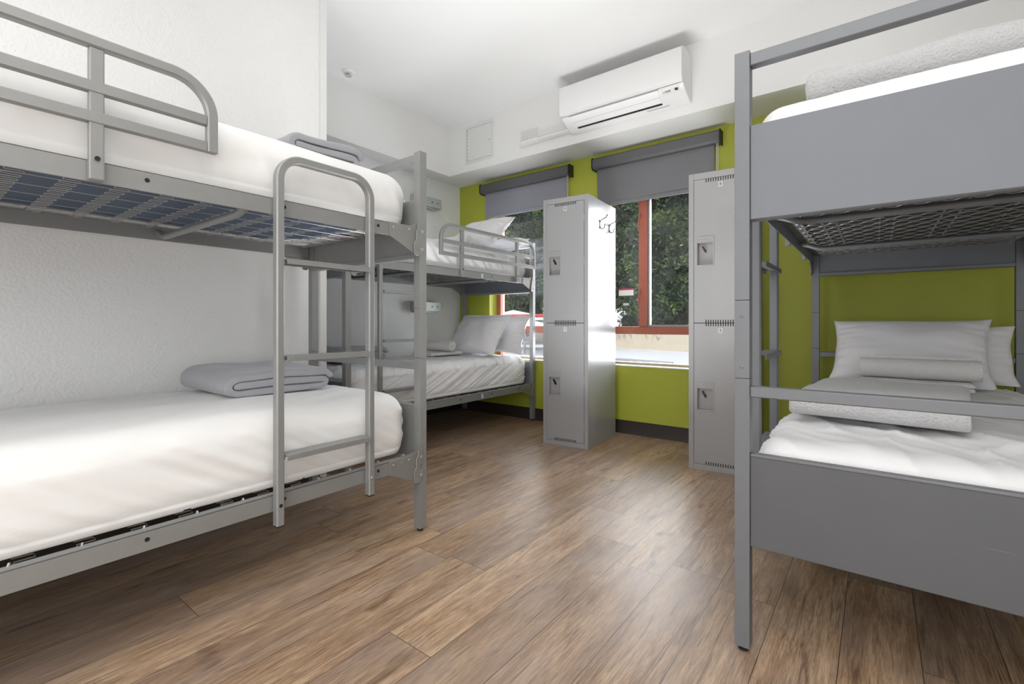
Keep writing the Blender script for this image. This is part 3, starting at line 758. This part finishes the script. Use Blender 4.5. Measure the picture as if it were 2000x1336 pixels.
mattress('white-sheeted mattress on the upper bunk of the right bed above the springs', -.275, .547, 1.478, 3.385, 1.3258, 1.510, 'sheet', 'dark', 17, .003, .005, 1, .07, .010)

# ---------------------------------------------------------------- pillows
def pillow(label, c, a, b, th, rx, rz, seed, zb, group='white pillows'):
    # lies in local XY plane then tilted by rx about X and turned by rz
    t = MB(); n, m_ = 48, 36; vs = []; fs = []
    R = Matrix.Rotation(rz, 3, 'Z')@Matrix.Rotation(rx, 3, 'X')
    for sd in (1, -1):
        for j in range(m_+1):
            for i in range(n+1):
                u = i/n*2-1; v = j/m_*2-1
                x = a*u*(1-.075*(1-abs(v)**2.5)*abs(u)**3); y = b*v*(1-.09*(1-abs(u)**2.5)*abs(v)**3)
                e = max(0, (1-abs(u)**3.2))*max(0, (1-abs(v)**3.0))
                z = th*e**.55
                rad = math.atan2(v, u)
                wr = noise.noise(Vector((u*2.2+seed, v*2.2, sd*.3)))*.016*e+noise.noise(Vector((u*3+seed, v*9, sd)))*.010*(abs(u)**2)*min(1, e*4)
                wr += .006*math.sin(v*26+3*noise.noise(Vector((u*3, v*3, seed))))*max(0, abs(u)-.6)*2*min(1, e*5)
                z = z*sd+wr
                if e < .03: z += .008*math.sin(u*9+v*7+seed)
                p = R@Vector((x, y, z)); vs.append((p.x+c[0], p.y+c[1], p.z+c[2]))
    o = (n+1)*(m_+1)
    for j in range(m_):
        for i in range(n):
            q = j*(n+1)+i; fs.append((q, q+1, q+n+2, q+n+1)); fs.append((o+q, o+q+n+1, o+q+n+2, o+q+1))
    # close the edge
    edge = [i for i in range(n+1)]+[j*(n+1)+n for j in range(1, m_+1)]+[m_*(n+1)+i for i in range(n-1, -1, -1)]+[j*(n+1) for j in range(m_-1, 0, -1)]
    for k in range(len(edge)):
        p, q = edge[k], edge[(k+1) % len(edge)]; fs.append((p, q, o+q, o+p))
    t.v = vs; t.f = fs
    ob = t.build('pillow', 'pillow', angle=80); recenter(ob); settle(ob, zb-.1, zb+.1)
    tag(ob, label, 'pillow', group); return ob
D = math.radians
pillow('plump white pillow leaning in front on the lower far corner bunk', (-2.88, 3.25, .770), .305, .215, .075, D(56), D(-4), 1, .594)
pillow('white pillow tucked behind another on the lower far corner bunk', (-2.80, 3.475, .745), .30, .19, .050, D(68), D(-2), 2, .590)
pillow('white pillow propped up on the upper far corner bunk', (-2.83, 3.20, 1.665), .305, .21, .070, D(42), D(-4), 3, 1.524)
pillow('white pillow lying flat behind on the upper far corner bunk', (-2.82, 3.48, 1.590), .275, .125, .055, D(26), D(2), 4, 1.520)
pillow('wide white pillow leaning on the lower right bunk behind the rolled towel', (.115, 3.10, .745), .315, .19, .080, D(56), D(-3), 5, .578)
pillow('white pillow behind the front pillow on the lower right bunk', (.235, 3.30, .720), .305, .155, .050, D(70), D(1), 6, .574)

# ---------------------------------------------------------------- towels and blankets
def roll(label, c, L, R, rz, zb, m='towel', cat='towel', name='rolled_towel', seed=0, tw=.0):
    # spiral cross-section swept along local X
    n = 70; turns = 3.2; vs = []; fs = []; nl = 26; t = R/turns*.46
    prof = []
    for i in range(n+1):
        a = 2*PI*turns*i/n; rr = .12*R+(R-.12*R-t/2)*i/n; prof.append((rr, a))
    out = [((rr+t)*math.cos(a), (rr+t)*math.sin(a)) for rr, a in prof]; inn = [((rr-t*.8)*math.cos(a), (rr-t*.8)*math.sin(a)) for rr, a in prof]
    ring = out+inn[::-1]; k = len(ring); Rm = Matrix.Rotation(rz, 3, 'Z')
    for s in range(nl+1):
        x = (s/nl-.5)*L; ed = max(0, abs(s/nl-.5)*2-.9)*10
        for idx, (y, z) in enumerate(ring):
            f = 1-.06*ed**2+.04*noise.noise(Vector((x*12+seed, y*15, z*15)))
            pz = max(-R*.92, z*f*.92)
            p = Rm@Vector((x+.004*noise.noise(Vector((y*40, z*40, seed))), y*f*1.03, pz)); vs.append((p.x+c[0], p.y+c[1], p.z+c[2]+R*.92))
    for s in range(nl):
        for i in range(k):
            a = s*k+i; b = s*k+(i+1) % k; fs.append((a, b, b+k, a+k))
    for base in (0, nl*k):
        for i in range(n):
            q = (base+i, base+i+1, base+k-2-i, base+k-1-i); fs.append(q)
    b = MB(); b.v = vs; b.f = fs; o = b.build(name, m, angle=60); recenter(o); settle(o, zb-.1, zb+.05); return tag(o, label, cat)
def folded(name, label, c, A, B, layers, t, rz, m, cat='blanket', seed=0, group=None, tail=0):
    # serpentine folded cloth: profile in local (x=A, z), swept along local y=B
    cl = []; hz = t*1.06
    for l in range(layers):
        z = l*hz+t/2; inset = .012*abs(noise.noise(Vector((l*3.3+seed, 1, 2))))
        xs = [-A/2+t/2+inset, A/2-t/2-inset]
        if l % 2: xs = xs[::-1]
        seg = [(xs[0]+(xs[1]-xs[0])*i/16, z) for i in range(17)]
        cl += seg
        if l < layers-1:
            s = 1 if l % 2 == 0 else -1; cx = xs[1]
            for q in range(1, 6): a = -PI/2+PI*q/6; cl.append((cx+s*math.cos(a)*hz/2*1.1, z+hz/2+math.sin(a)*hz/2))
    if cat == 'blanket':
        # roll fold: middle layer, small turn, bottom layer, one large turn, top layer
        H = layers*hz; xr = A/2-.02; xl = -A/2+H/2; zm = H/2; cl = []
        cl += [(xl-.02+(xr-.03-xl+.02)*i/14, zm) for i in range(15)]
        for q in range(1, 6): a = PI/2-PI*q/6; cl.append((xr-.03+math.cos(a)*hz*.5, zm-hz/2+math.sin(a)*hz/2))
        cl += [(xr-.03+(xl-xr+.03)*i/16, t/2) for i in range(17)]
        for q in range(1, 12): a = -PI/2-PI*q/12; cl.append((xl+math.cos(a)*(H-t)/2*1.1, H/2+math.sin(a)*(H-t)/2))
        cl += [(xl+(A/2-t-xl)*i/16, H-t/2) for i in range(17)]
        for q in range(1, 4): cl.append((A/2-t+math.sin(q*.45)*t*.8, H-t/2-(1-math.cos(q*.45))*t*1.2))
    n = len(cl); up = []; dn = []
    for i, (x, z) in enumerate(cl):
        p0 = cl[max(0, i-1)]; p1 = cl[min(n-1, i+1)]; dx, dz = p1[0]-p0[0], p1[1]-p0[1]; L = math.hypot(dx, dz) or 1
        nx_, nz_ = -dz/L, dx/L; up.append((x+nx_*t*.5, z+nz_*t*.5)); dn.append((x-nx_*t*.5, z-nz_*t*.5))
    ring = up+dn[::-1]; k = len(ring); nl = 30; vs = []; fs = []; Rm = Matrix.Rotation(rz, 3, 'Z'); H = layers*hz
    for s in range(nl+1):
        v = s/nl-.5; y = v*B; ed = max(0, abs(v)*2-.88)/.12
        for (x, z) in ring:
            lay = int(z/hz)
            yy = y*(1+.03*noise.noise(Vector((lay*2.7+seed, 0, 0))))+.006*noise.noise(Vector((x*8, lay, seed)))
            zz = z*(1-.10*ed**2)*(1+.16*noise.noise(Vector((x*5+seed, y*5, .3))))*(1-.22*max(0, abs(x)/(A/2)-.75)*2*.6)
            xx = x*(1+.03*noise.noise(Vector((y*6, lay*2+seed, 1))))
            p = Rm@Vector((xx, yy, zz)); vs.append((p.x+c[0], p.y+c[1], p.z+c[2]))
    for s in range(nl):
        for i in range(k):
            a = s*k+i; b = s*k+(i+1) % k; fs.append((a, b, b+k, a+k))
    for base in (0, nl*k):
        for i in range(n-1): fs.append((base+i, base+i+1, base+k-2-i, base+k-1-i))
    b = MB(); b.v = vs; b.f = fs; o = b.build(name, m, angle=60)
    sb = o.modifiers.new('s', 'SUBSURF'); sb.levels = 1; sb.render_levels = 1
    recenter(o); settle(o, c[2]-.1, c[2]+.05); TOPS.append([tuple(v.co+o.location) for v in o.data.vertices]) if name == 'folded_towel' else None; return tag(o, label, cat, group)

folded('folded_blanket', 'grey-blue folded blanket on the lower left foreground bunk', (-2.165, .985, .59), .44, .47, 3, .031, D(90), 'blanket', seed=1)
folded('folded_blanket', 'grey folded blanket on the upper bunk of the left foreground bed', (-1.97, 1.10, 1.545), .34, .36, 3, .032, D(90), 'blanket', seed=2)
folded('folded_blanket', 'grey folded blanket at the foot of the lower far corner bunk', (-3.15, 2.10, .600), .46, .34, 3, .032, D(90), 'blanket', seed=3)
folded('folded_blanket', 'light grey fleece blanket folded across the lower right bunk', (.015, 2.035, .582), .58, .43, 3, .024, D(84), 'fleece', seed=4)
folded('folded_blanket', 'light grey fleece blanket folded on the upper right bunk', (.06, 1.80, 1.522), .44, .46, 3, .032, D(92), 'fleece', seed=5)
folded('folded_towel', 'flat folded white towel under the rolled towel on the lower far corner bunk', (-3.08, 2.94, .600), .24, .38, 2, .016, D(0), 'towel', 'towel', seed=6)
roll('rolled white towel in front of the pillows on the lower far corner bunk', (-3.08, 2.94, .626), .34, .050, D(4), .626, seed=1)
roll('rolled white towel on the upper far corner bunk behind the guard rail', (-2.86, 2.88, 1.525), .38, .046, D(8), 1.525, seed=2)
folded('folded_towel', 'flat folded white towel under the rolled towel on the lower right bunk', (.13, 2.84, .580), .20, .40, 2, .018, D(88), 'towel', 'towel', seed=7)
roll('rolled white towel in front of the wide pillow on the lower right bunk', (.145, 2.845, .610), .42, .055, D(-2), .612, seed=3)

# ---------------------------------------------------------------- outside
RZ = .30
struct('flat_roof', MB().box(-16, 6, YW+.20, 24, RZ-.2, RZ), 'roof')
pw = MB(); pa, pb = Vector((-9.5, 12.8)), Vector((2.0, 8.0)); dd = (pb-pa).normalized(); nn = Vector((-dd.y, dd.x))*.2
pw.prism([tuple(pa), tuple(pb), tuple(pb+nn), tuple(pa+nn)], 'z', RZ, .72)
o = pw.build('parapet_wall', 'stucco'); recenter(o); tag(o, 'cream stucco parapet wall across the white roof outside the windows', 'wall')
cd = MB(); cd.tube([(-3.6, 7.2, RZ+.02), (-2.35, 6.9, RZ+.02)], .02, 8); o = cd.build('roof_conduit', 'pipe'); recenter(o); tag(o, 'thin grey conduit lying on the white roof outside', 'conduit')
hb = MB().box(-5.1, -4.6, 8.0, 8.3, RZ, RZ+.10); o = hb.build('roof_hatch', 'pipe', bevel=.01); recenter(o); tag(o, 'small grey box on the white roof outside the right window', 'roof box')
rr = thing('hand_rail', 'red metal handrail outside behind the left window', 'railing', (-5.2, 6.4, RZ))
MB().tube([(-6.6, 6.6, 1.02), (-3.9, 6.2, 1.02)], .03, 10).build('top_rail', 'redrail', rr)
for x in (-6.4, -4.1): MB().tube([(x, 6.4+(-x-5.2)*.15, RZ), (x, 6.4+(-x-5.2)*.15, 1.02)], .02, 8).build('rail_post', 'redrail', rr)
for (x, y, z, s, lab) in ((-6.55, 8.6, 1.02, 1.0, 'white canopy seen low through the left window'), (-5.5, 7.6, .86, .7, 'smaller white canopy nearer the left window')):
    cnp = thing('canopy', lab, 'canopy', (x, y, RZ), 0, 'white canopies outside')
    k = MB(); n = 8; vs = [(x, y, z+.18*s)]+[(x+s*math.cos(2*PI*i/n), y+s*math.sin(2*PI*i/n), z-.05*s*(i % 2)) for i in range(n)]+[(x, y, z+.15*s)]+[(x+s*math.cos(2*PI*i/n), y+s*math.sin(2*PI*i/n), z-.03-.05*s*(i % 2)) for i in range(n)]
    fs = [(0, 1+i, 1+(i+1) % n) for i in range(n)]+[(n+1, n+2+(i+1) % n, n+2+i) for i in range(n)]+[(1+i, n+2+i, n+2+(i+1) % n, 1+(i+1) % n) for i in range(n)]
    k.add(vs, fs).build('canopy_cloth', 'canopy', cnp, smooth=False)
    MB().tube([(x, y, RZ), (x, y, z+.15*s)], .02, 8).build('pole', 'pipe', cnp)

def tree(label, x, y, h, rad, nclump, seed):
    rnd = random.Random(seed)
    t = thing('leafy_tree', label, 'tree', (x, y, RZ), 0, 'dense green trees beyond the roof')
    tr = MB(); tr.tube([(x, y, RZ), (x+.1, y, RZ+1.0), (x-.05, y+.1, h*.6), (x, y, h*.85)], [.16, .13, .09, .03], 8)
    for k in range(6):
        a = k*1.1; z = RZ+1+k*.35; tr.tube([(x, y, z), (x+math.cos(a)*rad*.4, y+math.sin(a)*rad*.4, z+.5), (x+math.cos(a)*rad*.8, y+math.sin(a)*rad*.8, z+.9)], [.06, .04, .015], 6)
    tr.build('trunk', 'bark', t)
    vs = []; fs = []; core = MB()
    for c in range(nclump):
        # clumps spread through a tall ellipsoid shell
        while True:
            p = Vector((rnd.uniform(-1, 1), rnd.uniform(-1, 1), rnd.uniform(-1, 1)))
            if .35 < p.length < 1: break
        zc = RZ+.5+(h-RZ-.5)/2
        cc = Vector((x+p.x*rad, y+p.y*rad*.75, zc+p.z*(h-RZ-.4)/2)); cr = rnd.uniform(.22, .48)
        if p.y < .75 or True:
            for _ in range(int(260*cr/.3)):
                d = Vector((rnd.gauss(0, 1), rnd.gauss(0, 1), rnd.gauss(0, 1))).normalized(); q = cc+d*cr*rnd.uniform(.55, 1.08)
                L = rnd.uniform(.035, .065); ax = (d+Vector((rnd.gauss(0, .7), rnd.gauss(0, .7), rnd.gauss(0, .7)))).normalized()
                sd = ax.cross(Vector((rnd.gauss(0, 1), rnd.gauss(0, 1), rnd.gauss(0, 1)))).normalized()
                k = len(vs); vs += [tuple(q-ax*L), tuple(q+sd*L*.42), tuple(q+ax*L), tuple(q-sd*L*.42)]; fs.append((k, k+1, k+2, k+3))
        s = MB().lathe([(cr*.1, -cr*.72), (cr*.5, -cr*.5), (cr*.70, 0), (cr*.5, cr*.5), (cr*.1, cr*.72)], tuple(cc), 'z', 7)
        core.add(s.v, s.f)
    b = MB(); b.v = vs; b.f = fs
    me = bpy.data.meshes.new('foliage'); me.from_pydata([(a[0]-x, a[1]-y, a[2]-RZ) for a in vs], [], fs); me.materials.append(M['leaf'])
    o = bpy.data.objects.new('foliage', me); COL.objects.link(o); o.parent = t
    core.build('inner_foliage', 'leafcore', t)
tree('dark leafy tree filling the right window beyond the roof', -4.2, 11.0, 6.2, 1.75, 260, 1)
tree('dark leafy tree filling the left window beyond the canopies', -8.5, 11.2, 6.0, 1.75, 260, 2)
tree('tall tree behind, seen between the two nearer trees', -7.0, 16.0, 8.6, 2.3, 230, 3)
tree('tall tree behind, at the far left beyond the left window', -12.3, 16.0, 8.6, 2.2, 200, 4)
tree('tall tree behind, at the right edge of the right window', -1.9, 16.0, 6.6, 2.2, 200, 5)
